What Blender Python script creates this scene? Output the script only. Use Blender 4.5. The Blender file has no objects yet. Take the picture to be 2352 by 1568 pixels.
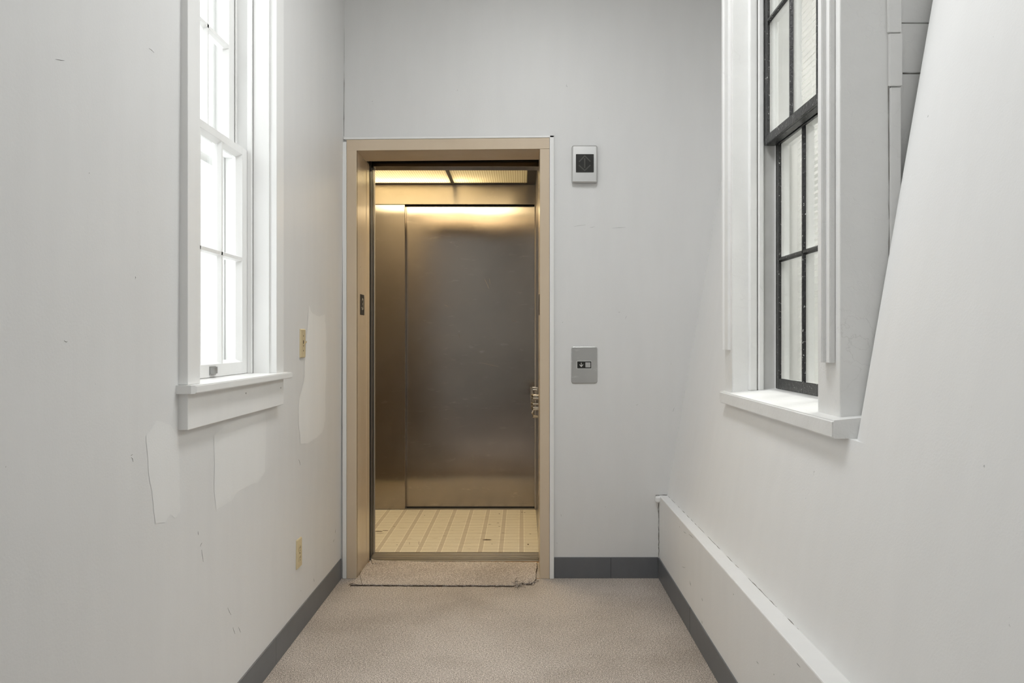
import bpy, bmesh, math, random
from mathutils import Vector, Matrix
random.seed(7)
S = bpy.context.scene
COL = S.collection

# ------------------------------------------------------------------ camera
H = 1.189
cam = bpy.data.cameras.new('camera'); co = bpy.data.objects.new('camera', cam); COL.objects.link(co)
co.location = (0, 0, H); co.rotation_euler = (math.radians(90), 0, 0)
cam.sensor_width = 36.0; cam.lens = 36.0 * 1886 / 2352
cam.shift_x = -24 / 2352; cam.shift_y = -4 / 2352
cam.clip_start = 0.05
S.camera = co
# ------------------------------------------------------------------ view
S.view_settings.view_transform = 'Standard'; S.view_settings.look = 'None'
S.view_settings.gamma = 1.0; S.view_settings.use_curve_mapping = False
S.view_settings.exposure = 0.53
S.cycles.use_denoising = True
S.cycles.max_bounces = 14; S.cycles.diffuse_bounces = 8; S.cycles.glossy_bounces = 6
S.cycles.transparent_max_bounces = 16
S.cycles.sample_clamp_indirect = 6.0
# ------------------------------------------------------------------ sky
W = bpy.data.worlds.new('sky'); S.world = W; W.use_nodes = True
bg = W.node_tree.nodes['Background']
bg.inputs['Color'].default_value = (0.97, 0.985, 1.0, 1); bg.inputs['Strength'].default_value = 2.7

def area(name, loc, rot, sx, sy, power, col=(1, 1, 1), portal=False):
    l = bpy.data.lights.new(name, 'AREA'); l.shape = 'RECTANGLE'; l.size = sx; l.size_y = sy
    l.energy = power; l.color = col
    if portal: l.cycles.is_portal = True
    o = bpy.data.objects.new(name, l); COL.objects.link(o); o.location = loc; o.rotation_euler = rot
    return o
R = math.radians
area('sky_portal', (-1.16, 2.58, 1.85), (0, R(-90), 0), 1.7, 0.8, 1, portal=True)
area('sky_portal_behind', (-1.16, -0.9, 1.85), (0, R(-90), 0), 1.7, 1.3, 1, portal=True)
# fill lights added for the corridor (their fixtures, also added, are built below)
CEIL = 3.2
FILL_LIGHTS = [(0.08, 2.4, 14), (0.0, -1.4, 5)]
for lx, ly, lw_ in FILL_LIGHTS:
    area('ceiling_fill_light', (lx, ly, CEIL - 0.085), (0, 0, 0), 0.5, 1.1, lw_ * 1.08, (0.97, 0.99, 1.0))
area('car_fill_light', (-0.62, 4.89, 2.262), (0, 0, 0), 1.1, 0.48, 14, (1.0, 0.80, 0.46))  # unseen light added behind the front header to brighten the car
area('room_fill_light', (2.3, 3.0, 3.0), (0, 0, 0), 1.0, 1.0, 75, (1, 0.985, 0.96))  # unseen light added to brighten the room beyond the right window

# ------------------------------------------------------------------ helpers
def tag(o, label=None, cat=None, group=None, kind=None):
    if label: o['label'] = label
    if cat: o['category'] = cat
    if group: o['group'] = group
    if kind: o['kind'] = kind
    return o
def empty(name, loc=(0, 0, 0)):
    o = bpy.data.objects.new(name, None); COL.objects.link(o); o.location = loc
    o.empty_display_size = 0.05
    return o
def link(name, bm, mat, parent=None, smooth=False):
    me = bpy.data.meshes.new(name)
    bmesh.ops.recalc_face_normals(bm, faces=bm.faces[:])
    bm.to_mesh(me); bm.free()
    mats = mat if isinstance(mat, (list, tuple)) else [mat]
    for m in mats: me.materials.append(m)
    if smooth:
        for p in me.polygons: p.use_smooth = True
    o = bpy.data.objects.new(name, me); COL.objects.link(o)
    if parent:
        o.parent = parent
        bpy.context.view_layer.update()
        o.matrix_parent_inverse = Matrix.Translation(-parent.matrix_world.translation)
    return o
def B(): return bmesh.new()
def box(bm, x0, x1, y0, y1, z0, z1, bev=0.0, seg=2, mi=0):
    t = bmesh.new()
    bmesh.ops.create_cube(t, size=1.0)
    for v in t.verts:
        v.co = Vector(((x0 + x1) / 2 + v.co.x * (x1 - x0), (y0 + y1) / 2 + v.co.y * (y1 - y0), (z0 + z1) / 2 + v.co.z * (z1 - z0)))
    if bev: bmesh.ops.bevel(t, geom=t.edges[:], offset=bev, segments=seg, profile=0.5, affect='EDGES')
    for f in t.faces: f.material_index = mi
    me = bpy.data.meshes.new('t'); t.to_mesh(me); t.free(); bm.from_mesh(me); bpy.data.meshes.remove(me)
    return bm
def quad(bm, pts, mi=0):
    f = bm.faces.new([bm.verts.new(p) for p in pts]); f.material_index = mi; return f
def prism(bm, pts, d, mi=0):
    """closed polygon pts (3D) extruded by vector d"""
    d = Vector(d)
    a = [bm.verts.new(Vector(p)) for p in pts]; b = [bm.verts.new(Vector(p) + d) for p in pts]
    n = len(a)
    fs = [bm.faces.new(a), bm.faces.new(b[::-1])]
    for i in range(n): fs.append(bm.faces.new((a[i], a[(i + 1) % n], b[(i + 1) % n], b[i])))
    for f in fs: f.material_index = mi
def tube(bm, pts, r, n=8, mi=0):
    pts = [Vector(p) for p in pts]; rings = []
    for i, p in enumerate(pts):
        t = (pts[min(i + 1, len(pts) - 1)] - pts[max(i - 1, 0)]).normalized()
        u = t.cross(Vector((0, 0, 1)))
        if u.length < 1e-3: u = t.cross(Vector((1, 0, 0)))
        u.normalize(); v = t.cross(u)
        rr = r[i] if isinstance(r, (list, tuple)) else r
        rings.append([bm.verts.new(p + (u * math.cos(2 * math.pi * k / n) + v * math.sin(2 * math.pi * k / n)) * rr) for k in range(n)])
    for a, b in zip(rings, rings[1:]):
        for k in range(n): bm.faces.new((a[k], a[(k + 1) % n], b[(k + 1) % n], b[k])).material_index = mi
    bm.faces.new(rings[0][::-1]).material_index = mi; bm.faces.new(rings[-1]).material_index = mi
def rrect(cx, cz, w, h, r, n=6):
    out = []
    for sx, sz, a0 in ((1, 1, 0), (-1, 1, 90), (-1, -1, 180), (1, -1, 270)):
        for k in range(n + 1):
            a = R(a0 + 90 * k / n)
            out.append((cx + sx * (w / 2 - r) + r * math.cos(a), cz + sz * (h / 2 - r) + r * math.sin(a)))
    return out
def plate_y(bm, cx, cz, w, h, r, y_wall, depth, bev=0.002, mi=0):
    """rounded plate on a wall facing -y"""
    rings = []
    for (ins, dy) in ((0, 0), (0, -(depth - bev)), (bev * 0.35, -(depth - bev * 0.35)), (bev, -depth)):
        rings.append([bm.verts.new((x, y_wall + dy, z)) for x, z in rrect(cx, cz, w - 2 * ins, h - 2 * ins, max(r - ins, .0006))])
    n = len(rings[0])
    for a, b in zip(rings, rings[1:]):
        for k in range(n): bm.faces.new((a[k], a[(k + 1) % n], b[(k + 1) % n], b[k])).material_index = mi
    bm.faces.new(rings[-1]).material_index = mi; bm.faces.new(rings[0][::-1]).material_index = mi

# ------------------------------------------------------------------ materials
def mat(name):
    m = bpy.data.materials.new(name); m.use_nodes = True
    nt = m.node_tree; b = nt.nodes['Principled BSDF']
    return m, nt, b
def N(nt, t, **kw):
    n = nt.nodes.new(t)
    for k, v in kw.items():
        if k in n.inputs: n.inputs[k].default_value = v
        else: setattr(n, k, v)
    return n
def coords(nt, scale=(1, 1, 1)):
    tc = N(nt, 'ShaderNodeNewGeometry'); mp = N(nt, 'ShaderNodeMapping'); mp.inputs['Scale'].default_value = scale
    nt.links.new(tc.outputs['Position'], mp.inputs['Vector']); return mp.outputs['Vector']
def ramp(nt, fac, stops):
    r = N(nt, 'ShaderNodeValToRGB'); e = r.color_ramp.elements
    while len(e) < len(stops): e.new(0.5)
    for el, (p, c) in zip(e, stops): el.position = p; el.color = (*c, 1) if len(c) == 3 else c
    nt.links.new(fac, r.inputs['Fac']); return r.outputs['Color']
def noise(nt, vec, scale, detail=4, rough=0.55):
    n = N(nt, 'ShaderNodeTexNoise'); n.inputs['Scale'].default_value = scale; n.inputs['Detail'].default_value = detail; n.inputs['Roughness'].default_value = rough
    nt.links.new(vec, n.inputs['Vector']); return n.outputs['Fac']
def bump(nt, b, h, strength, dist=0.01, prev=None):
    n = N(nt, 'ShaderNodeBump'); n.inputs['Strength'].default_value = strength; n.inputs['Distance'].default_value = dist
    nt.links.new(h, n.inputs['Height'])
    if prev: nt.links.new(prev, n.inputs['Normal'])
    nt.links.new(n.outputs['Normal'], b.inputs['Normal']); return n.outputs['Normal']
def mix(nt, a, b, fac, mode='MIX'):
    m = N(nt, 'ShaderNodeMix'); m.data_type = 'RGBA'; m.blend_type = mode
    for s, v in ((m.inputs[6], a), (m.inputs[7], b)):
        if isinstance(v, tuple): s.default_value = (*v, 1)
        else: nt.links.new(v, s)
    if isinstance(fac, float): m.inputs[0].default_value = fac
    else: nt.links.new(fac, m.inputs[0])
    return m.outputs[2]

def paint(name, c, rough=0.5, var=0.03, bs=0.15, streak=True, speck=True):
    m, nt, b = mat(name)
    v = coords(nt, (6, 6, 1.2) if streak else (4, 4, 4))
    n1 = noise(nt, v, 2.2, 5)
    lo = tuple(x * (1 - var) for x in c); hi = tuple(min(1, x * (1 + var)) for x in c)
    col = ramp(nt, n1, [(0.3, lo), (0.7, hi)])
    if speck:
        v2 = coords(nt, (1, 1, 1)); n2 = noise(nt, v2, 38, 3, 0.6)
        dots = ramp(nt, n2, [(0.742, (0, 0, 0)), (0.775, (1, 1, 1))])
        col = mix(nt, col, tuple(x * 0.62 for x in c), dots)
    nt.links.new(col, b.inputs['Base Color'])
    b.inputs['Roughness'].default_value = rough
    v3 = coords(nt); bump(nt, b, noise(nt, v3, 160, 4), bs, 0.002)
    return m
M_wall = paint('wall_paint', (0.70, 0.70, 0.695), 0.45, 0.015)
M_patch = paint('wall_primer', (0.742, 0.742, 0.733), 0.6, 0.012, speck=False)
M_patch2 = paint('wall_primer_bright', (0.775, 0.775, 0.767), 0.6, 0.012, speck=False)
M_right = paint('masonry_paint', (0.79, 0.79, 0.785), 0.5, 0.012)
M_white = paint('trim_paint', (0.80, 0.80, 0.79), 0.32, 0.015, 0.1, speck=False)
M_ceil = paint('ceiling_paint', (0.78, 0.78, 0.77), 0.7, 0.01, speck=False)
M_ext = paint('exterior_paint', (0.8, 0.8, 0.8), 0.6, 0.01, speck=False)

def old_paint():
    m, nt, b = mat('old_cracked_paint')
    v = coords(nt, (1, 1, 1))
    vo = N(nt, 'ShaderNodeTexVoronoi'); vo.feature = 'DISTANCE_TO_EDGE'; vo.inputs['Scale'].default_value = 9
    nz = N(nt, 'ShaderNodeTexNoise'); nz.inputs['Scale'].default_value = 7; nz.inputs['Detail'].default_value = 6
    nt.links.new(v, nz.inputs['Vector'])
    ad = N(nt, 'ShaderNodeMix'); ad.data_type = 'RGBA'; ad.inputs[0].default_value = 0.28
    nt.links.new(v, ad.inputs[6]); nt.links.new(nz.outputs['Color'], ad.inputs[7]); nt.links.new(ad.outputs[2], vo.inputs['Vector'])
    gate = ramp(nt, noise(nt, v, 3.5, 3), [(0.55, (0, 0, 0)), (0.70, (1, 1, 1))])
    line = ramp(nt, vo.outputs['Distance'], [(0.0, (1, 1, 1)), (0.012, (0, 0, 0))])
    cr = mix(nt, (0, 0, 0), line, gate)
    base = ramp(nt, noise(nt, v, 5, 5), [(0.3, (0.76, 0.76, 0.75)), (0.7, (0.82, 0.82, 0.81))])
    col = mix(nt, base, (0.67, 0.665, 0.65), cr)
    nt.links.new(col, b.inputs['Base Color']); b.inputs['Roughness'].default_value = 0.38
    p = bump(nt, b, noise(nt, v, 55, 5), 0.35, 0.003)
    bump(nt, b, line, 0.25, -0.002, p)
    return m
M_old = old_paint()

def black_paint():
    m, nt, b = mat('glossy_black_paint')
    v = coords(nt)
    col = ramp(nt, noise(nt, v, 90, 4), [(0.60, (0.012, 0.012, 0.012)), (0.78, (0.06, 0.06, 0.058))])
    specks = ramp(nt, noise(nt, coords(nt, (1, 1, 0.6)), 150, 3, 0.7), [(0.64, (0, 0, 0)), (0.67, (1, 1, 1))])  # small pale specks scattered over the black
    nt.links.new(mix(nt, col, (0.62, 0.62, 0.6), specks), b.inputs['Base Color']); b.inputs['Roughness'].default_value = 0.25
    bump(nt, b, noise(nt, v, 70, 5, 0.7), 0.9, 0.004); return m
M_black = black_paint()

def simple(name, c, rough=0.5, metal=0.0, bs=0.0, bscale=200, spec=None):
    m, nt, b = mat(name)
    v = coords(nt)
    col = ramp(nt, noise(nt, v, 12, 4), [(0.3, tuple(x * 0.95 for x in c)), (0.7, tuple(min(1, x * 1.05) for x in c))])
    nt.links.new(col, b.inputs['Base Color']); b.inputs['Roughness'].default_value = rough; b.inputs['Metallic'].default_value = metal
    if bs: bump(nt, b, noise(nt, v, bscale, 4), bs, 0.002)
    return m
M_base = simple('grey_vinyl', (0.128, 0.133, 0.143), 0.42, bs=0.08)
M_seam = simple('seam_dark', (0.035, 0.035, 0.033), 0.8)
M_scuff = simple('scuff_grey', (0.16, 0.155, 0.145), 0.8)
M_crack = simple('crack_grey', (0.18, 0.17, 0.155), 0.9)
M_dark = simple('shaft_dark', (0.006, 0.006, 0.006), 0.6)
M_darkm = simple('dark_steel', (0.055, 0.052, 0.05), 0.35, 0.6)
M_blackplate = simple('black_plate', (0.02, 0.017, 0.013), 0.35)
M_ivory = simple('ivory_plastic', (0.60, 0.50, 0.31), 0.35)
M_hole = simple('slot_dark', (0.05, 0.04, 0.03), 0.6)
M_glyph = simple('light_glyph', (0.62, 0.58, 0.5), 0.4)
M_lens_dark = simple('lens_dark', (0.018, 0.018, 0.016), 0.25)
M_lens_arrow = simple('lens_arrow', (0.055, 0.055, 0.045), 0.35)
M_button = simple('button_grey', (0.42, 0.42, 0.41), 0.4)
M_arrow_w = simple('arrow_white', (0.8, 0.8, 0.78), 0.4)
M_lift = simple('worn_nickel', (0.40, 0.40, 0.39), 0.3, 0.8, 0.2)
M_blind = simple('blind_white', (0.82, 0.82, 0.80), 0.45)
def translucent_mix(m, fac):
    nt = m.node_tree; b = nt.nodes['Principled BSDF']; o = nt.nodes['Material Output']
    t = N(nt, 'ShaderNodeBsdfTranslucent'); t.inputs['Color'].default_value = (0.85, 0.85, 0.83, 1)
    mx = N(nt, 'ShaderNodeMixShader'); mx.inputs[0].default_value = fac
    nt.links.new(b.outputs[0], mx.inputs[1]); nt.links.new(t.outputs[0], mx.inputs[2]); nt.links.new(mx.outputs[0], o.inputs['Surface'])
translucent_mix(M_blind, 0.4)
M_wood = simple('raw_wood', (0.36, 0.21, 0.10), 0.7, bs=0.3, bscale=60)
M_reflector = simple('reflector_white', (0.85, 0.84, 0.80), 0.5)

def tan():
    m, nt, b = mat('tan_enamel')
    v = coords(nt, (3, 3, 1))
    col = ramp(nt, noise(nt, v, 3, 4), [(0.3, (0.595, 0.485, 0.355)), (0.7, (0.625, 0.515, 0.385))])
    ch = ramp(nt, noise(nt, coords(nt), 60, 3, 0.6), [(0.755, (0, 0, 0)), (0.77, (1, 1, 1))])
    nt.links.new(mix(nt, col, (0.16, 0.10, 0.06), ch), b.inputs['Base Color'])
    b.inputs['Roughness'].default_value = 0.24
    bump(nt, b, noise(nt, coords(nt), 120, 3), 0.03, 0.002); return m
M_tan = tan()

def steel(name, c, rough, wav=0.25, horiz=False, scratch=0.35, aniso=None):
    m, nt, b = mat(name)
    if aniso:
        b.inputs['Anisotropic'].default_value = 0.95
        cx_ = N(nt, 'ShaderNodeCombineXYZ')
        for i in range(3): cx_.inputs[i].default_value = aniso[i]
        nt.links.new(cx_.outputs[0], b.inputs['Tangent'])
    v = coords(nt, (220, 220, 3) if not horiz else (3, 3, 220))
    g = noise(nt, v, 1.0, 3)
    big = noise(nt, coords(nt, (1, 1, 1)), 3.0, 5, 0.6)
    col = ramp(nt, big, [(0.3, tuple(x * 0.93 for x in c)), (0.7, tuple(min(1, x * 1.06) for x in c))])
    sc = ramp(nt, noise(nt, coords(nt, (2.2, 2, 8)), 3.5, 6, 0.75), [(0.60, (0, 0, 0)), (0.80, (1, 1, 1))])
    nt.links.new(mix(nt, col, tuple(min(1, x * 1.5) for x in c), sc), b.inputs['Base Color'])
    b.inputs['Metallic'].default_value = 1.0
    mr = N(nt, 'ShaderNodeMapRange'); mr.inputs['To Min'].default_value = rough * 0.8; mr.inputs['To Max'].default_value = rough * 1.25
    nt.links.new(big, mr.inputs['Value']); nt.links.new(mr.outputs['Result'], b.inputs['Roughness'])
    p = bump(nt, b, g, scratch * 0.15, 0.0006)
    bump(nt, b, noise(nt, coords(nt, (1.0, 1.0, 0.6)), 2.6, 1), wav, 0.012, p)
    return m
M_steel = steel('brushed_steel', (0.37, 0.335, 0.305), 0.165, 0.10, False, 0.0, (1, 0, 0))
M_lam = simple('brown_laminate', (0.31, 0.285, 0.265), 0.45)
M_steel2 = steel('satin_steel_header', (0.50, 0.45, 0.39), 0.30, 0.0, False, 0.0, (0, 0, 1))
M_plate = steel('satin_plate', (0.56, 0.56, 0.55), 0.38, 0.0, False, 0.5)
M_sill = simple('sill_aluminium', (0.42, 0.38, 0.32), 0.42, 0.85, 0.3, 90)
M_rail = steel('polished_rail', (0.55, 0.50, 0.42), 0.22, 0.0)

def carpet(name, a, b_, c_):
    m, nt, b = mat(name)
    v = coords(nt)
    n1 = noise(nt, v, 270, 2, 0.6)
    n2 = noise(nt, v, 120, 3, 0.6)
    base = ramp(nt, n1, [(0.36, a), (0.5, b_), (0.64, c_)])
    mod = ramp(nt, n2, [(0.32, (0.74, 0.74, 0.74)), (0.68, (1.18, 1.18, 1.18))])
    x = mix(nt, base, mod, 1.0, 'MULTIPLY')
    dirt = ramp(nt, noise(nt, v, 2.1, 4, 0.6), [(0.30, (0.80, 0.785, 0.77)), (0.58, (1, 1, 1))])
    x = mix(nt, x, dirt, 1.0, 'MULTIPLY')
    nt.links.new(x, b.inputs['Base Color']); b.inputs['Roughness'].default_value = 0.95
    b.inputs['Specular IOR Level'].default_value = 0.1
    bump(nt, b, n1, 0.7, 0.004); return m
M_carpet = carpet('loop_carpet', (0.23, 0.195, 0.168), (0.48, 0.425, 0.378), (0.78, 0.71, 0.645))
M_carpet2 = carpet('loop_carpet_piece', (0.24, 0.205, 0.18), (0.51, 0.45, 0.41), (0.81, 0.75, 0.70))
M_edge_thread = simple('edge_shade_and_thread', (0.07, 0.05, 0.035), 0.95)  # dark brown for the carpet's painted edge shadow and the loose threads

def tiles():
    m, nt, b = mat('striped_vinyl_floor')
    g = N(nt, 'ShaderNodeNewGeometry'); s = N(nt, 'ShaderNodeSeparateXYZ'); nt.links.new(g.outputs['Position'], s.inputs[0])
    def math_(op, a, bb=None):
        n = N(nt, 'ShaderNodeMath'); n.operation = op
        for i, q in enumerate((a, bb)):
            if q is None: continue
            if isinstance(q, (int, float)): n.inputs[i].default_value = q
            else: nt.links.new(q, n.inputs[i])
        return n.outputs[0]
    u = math_('ABSOLUTE', math_('SUBTRACT', math_('FRACT', math_('ADD', math_('DIVIDE', math_('ADD', s.outputs['X'], 0.006), 0.116), 20.5)), 0.5))
    band = math_('LESS_THAN', u, 0.112)
    l1 = math_('MULTIPLY', math_('GREATER_THAN', u, 0.115), math_('LESS_THAN', u, 0.142))
    fl = noise(nt, coords(nt, (0.7, 26, 1)), 3.0, 3, 0.7)
    streak = ramp(nt, fl, [(0.30, (0.82, 0.80, 0.76)), (0.48, (1, 1, 1)), (0.7, (1.05, 1.05, 1.05))])
    u2 = math_('FRACT', math_('DIVIDE', s.outputs['Y'], 0.0775))
    row = math_('LESS_THAN', u2, 0.075)
    base = mix(nt, (0.70, 0.645, 0.53), (0.56, 0.495, 0.40), band)
    base = mix(nt, base, (0.86, 0.81, 0.70), l1)
    base = mix(nt, base, (0.44, 0.37, 0.28), math_('MULTIPLY', row, 0.75))
    base = mix(nt, base, streak, 1.0, 'MULTIPLY')
    dirt = ramp(nt, noise(nt, coords(nt, (1, 2.5, 1)), 14, 5, 0.7), [(0.30, (0.72, 0.66, 0.58)), (0.42, (1, 1, 1))])
    base = mix(nt, base, dirt, 1.0, 'MULTIPLY')
    nt.links.new(base, b.inputs['Base Color']); b.inputs['Roughness'].default_value = 0.5
    return m
M_tile = tiles()

def glass(name, tint=(1, 1, 1), k=0.09):
    m = bpy.data.materials.new(name); m.use_nodes = True; nt = m.node_tree; nt.nodes.clear()
    o = N(nt, 'ShaderNodeOutputMaterial'); t = N(nt, 'ShaderNodeBsdfTransparent'); g = N(nt, 'ShaderNodeBsdfGlossy')
    t.inputs['Color'].default_value = (*tint, 1); g.inputs['Roughness'].default_value = 0.02
    f = N(nt, 'ShaderNodeFresnel'); f.inputs['IOR'].default_value = 1.45
    ge = N(nt, 'ShaderNodeNewGeometry'); mr = N(nt, 'ShaderNodeMapRange'); mr.inputs['To Min'].default_value = 1.45; mr.inputs['To Max'].default_value = 1 / 1.45
    nt.links.new(ge.outputs['Backfacing'], mr.inputs['Value']); nt.links.new(mr.outputs['Result'], f.inputs['IOR'])
    mx = N(nt, 'ShaderNodeMixShader'); nt.links.new(f.outputs[0], mx.inputs[0]); nt.links.new(t.outputs[0], mx.inputs[1]); nt.links.new(g.outputs[0], mx.inputs[2])
    nt.links.new(mx.outputs[0], o.inputs['Surface']); return m
M_glass = glass('window_glass', (0.97, 0.98, 0.975))

def lens():
    m = bpy.data.materials.new('ribbed_lens'); m.use_nodes = True; nt = m.node_tree; nt.nodes.clear()
    o = N(nt, 'ShaderNodeOutputMaterial'); t = N(nt, 'ShaderNodeBsdfTranslucent'); d = N(nt, 'ShaderNodeBsdfDiffuse')
    mx = N(nt, 'ShaderNodeMixShader'); mx.inputs[0].default_value = 0.25
    v = coords(nt, (1, 1, 1))
    w = N(nt, 'ShaderNodeTexWave'); w.wave_type = 'BANDS'; w.bands_direction = 'X'; w.inputs['Scale'].default_value = 20.5
    nt.links.new(v, w.inputs['Vector'])
    col = ramp(nt, w.outputs['Fac'], [(0.0, (0.66, 0.62, 0.55)), (0.35, (0.93, 0.92, 0.88)), (1.0, (0.95, 0.94, 0.9))])
    nt.links.new(col, t.inputs['Color']); nt.links.new(col, d.inputs['Color'])
    nt.links.new(t.outputs[0], mx.inputs[1]); nt.links.new(d.outputs[0], mx.inputs[2]); nt.links.new(mx.outputs[0], o.inputs['Surface'])
    return m
M_lens = lens()
def emit(name, c, s):
    m = bpy.data.materials.new(name); m.use_nodes = True; nt = m.node_tree; nt.nodes.clear()
    o = N(nt, 'ShaderNodeOutputMaterial'); e = N(nt, 'ShaderNodeEmission'); e.inputs['Color'].default_value = (*c, 1); e.inputs['Strength'].default_value = s
    nt.links.new(e.outputs[0], o.inputs['Surface']); return m
WARM = (1.0, 0.78, 0.43)
M_tube = emit('lit_tube', WARM, 42.0)
M_diff = emit('fill_diffuser', (1.0, 0.985, 0.955), 1.5)  # glowing face of the added corridor fill fixtures

# ------------------------------------------------------------------ setting
YB = 4.1                      # back wall plane
def XL(z): return -0.906 + 0.006 * z
def XR(z, y=4.1): return 0.7235 + 0.009 * (4.1 - y) + 0.172 * (z - 0.4187)
YR = -4.2                     # rear end of corridor

def cuboid_wall(name, boxes, m):
    b = B()
    for q in boxes: box(b, *q)
    return tag(link(name, b, m), kind='structure')

b = B(); box(b, -1.25, 0.9, YR, 4.4, -0.12, 0.0); tag(link('floor', b, M_carpet), kind='structure')
b = B(); box(b, -1.25, 1.6, YR, YB + 0.1, CEIL, CEIL + 0.12); tag(link('ceiling', b, M_ceil), kind='structure')
cuboid_wall('wall_rear', [(-1.25, 1.6, YR - 0.15, YR, -0.1, CEIL + 0.1)], M_wall)

# left wall: one slab 0.26 thick leaning 6 mm/m, with two window openings
def left_wall():
    b = B()
    def cell(y0, y1, z0, z1):
        pts = [(XL(z0), y0, z0), (XL(z1), y0, z1), (-1.13, y0, z1), (-1.13, y0, z0)]
        prism(b, pts, (0, y1 - y0, 0))
    W1 = (2.222, 2.931, 1.04, 2.646); W2 = (-1.516, -0.284, 1.04, 2.646)
    cell(YR, W2[0], -0.1, CEIL); cell(W2[1], W1[0], -0.1, CEIL); cell(W1[1], 4.3, -0.1, CEIL)
    for w in (W1, W2): cell(w[0], w[1], -0.1, w[2]); cell(w[0], w[1], w[3], CEIL)
    return tag(link('wall_left', b, M_wall), kind='structure')
wl = left_wall()

# paint patches (different, lighter primer) on the left wall
def lw(px, py, off=0.0006):
    # a pixel of the photograph put on the left wall's plane
    z = 1.0
    for _ in range(4):
        X = XL(z) + off; r = X * 460 / (px - 1200); z = H - (py - 780) / 460 * r
    return Vector((X, 4.1 * r, z))
def rag(pts, n=5, amp=1.3):
    out = []
    for (x0, y0), (x1, y1) in zip(pts, pts[1:] + pts[:1]):
        for k in range(n):
            t = k / n; out.append((x0 + (x1 - x0) * t + random.uniform(-amp, amp) * (k > 0), y0 + (y1 - y0) * t + random.uniform(-amp, amp) * (k > 0)))
    return out
for pts in ([(709, 701), (718, 719), (733, 727), (746, 722), (749, 760), (749, 850), (747, 960), (741, 990), (729, 1004), (719, 1010), (708, 1018), (690, 1019), (687, 985), (686, 925), (697, 880), (703, 800)],
            [(492, 1000), (520, 975), (560, 960), (610, 945), (611, 1000), (609, 1082), (596, 1105), (566, 1118), (545, 1130), (532, 1150), (497, 1170), (492, 1120)],
            [(336, 1000), (360, 965), (390, 975), (411, 1000), (413, 1100), (414, 1175), (402, 1190), (392, 1180), (378, 1200), (357, 1203), (350, 1140), (342, 1090)]):
    b = B(); b.faces.new([b.verts.new(lw(x, y)) for x, y in rag(pts)])
    p = link('paint_patch', b, M_patch2 if pts[0][0] > 700 else M_patch, wl); p['label'] = 'lighter patch of primer on the wall'

# back wall with the lift opening
XO0, XO1, ZO = -0.876, 0.135, 2.19
wb = cuboid_wall('wall_back', [(-1.25, XO0, YB, YB + 0.2, -0.1, CEIL), (XO1, 1.7, YB, YB + 0.2, -0.1, CEIL), (XO0, XO1, YB, YB + 0.2, ZO, CEIL)], M_wall)

# right wall: plaster over masonry leaning outwards, cut for window_2, rounded near corner
WY0, WY1, WZ0, WZ1 = 2.131, 3.292, 0.937, 2.98
def right_wall():
    b = B()
    rc = 0.25; yk = WY0 - rc * math.sin(R(35))
    def strip(profile, z0, z1):
        a = [b.verts.new((XR(z0, y) + dx, y, z0)) for dx, y in profile]; c = [b.verts.new((XR(z1, y) + dx, y, z1)) for dx, y in profile]
        for i in range(len(a) - 1): b.faces.new((a[i], a[i + 1], c[i + 1], c[i]))
    strip([(0, YR), (0, YB + 0.05)], 0.385, WZ0)
    strip([(0, YR), (0, YB + 0.05)], WZ1, CEIL + 0.05)
    arc = [(rc * (1 - math.cos(R(35 * k / 28))), yk + rc * math.sin(R(35 * k / 28))) for k in range(29)]
    strip([(0, YR)] + arc + [(0.62, WY0)], WZ0, WZ1)
    strip([(0.62, WY1), (0, WY1), (0, YB + 0.05)], WZ0, WZ1)
    for z in (WZ0, WZ1):
        b.faces.new([b.verts.new((XR(z, y) + dx, y, z)) for dx, y in arc + [(0.62, WY0), (0.62, WY1), (0, WY1), (0, yk)]])
    o = tag(link('wall_right', b, M_right), kind='structure'); return o
wr = right_wall()
# face of the room that lies beyond the right window
b = B()
XI = 1.30
for q in ((XI, XI + 0.04, 1.0, 2.16, 0, CEIL), (XI, XI + 0.04, 3.262, 5.4, 0, CEIL), (XI, XI + 0.04, 2.16, 3.262, 0, 0.98), (XI, XI + 0.04, 2.16, 3.262, 2.9, CEIL)): box(b, *q)
box(b, XI, 3.9, 5.4, 5.5, 0, CEIL); box(b, XI, 3.9, 0.9, 1.0, 0, CEIL); box(b, 3.9, 4.0, 0.9, 5.5, 0, CEIL)
tag(link('wall_beyond', b, M_ceil), kind='structure')
b = B(); box(b, XI, 4.0, 0.9, 5.5, -0.1, 0); tag(link('floor_beyond', b, M_carpet), kind='structure')
b = B(); box(b, XI, 4.0, 0.9, 5.5, CEIL, CEIL + 0.1); tag(link('ceiling_beyond', b, M_ceil), kind='structure')

# low boxed ledge along the foot of the right wall
b = B(); box(b, 0.682, 0.86, YR, YB - 0.001, -0.05, 0.413, 0.004, 2)
box(b, 0.660, 0.690, YB - 0.035, YB - 0.002, 0.380, 0.412, 0.010, 3)
t1 = tag(link('trim_1', b, M_right), kind='structure')

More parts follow.
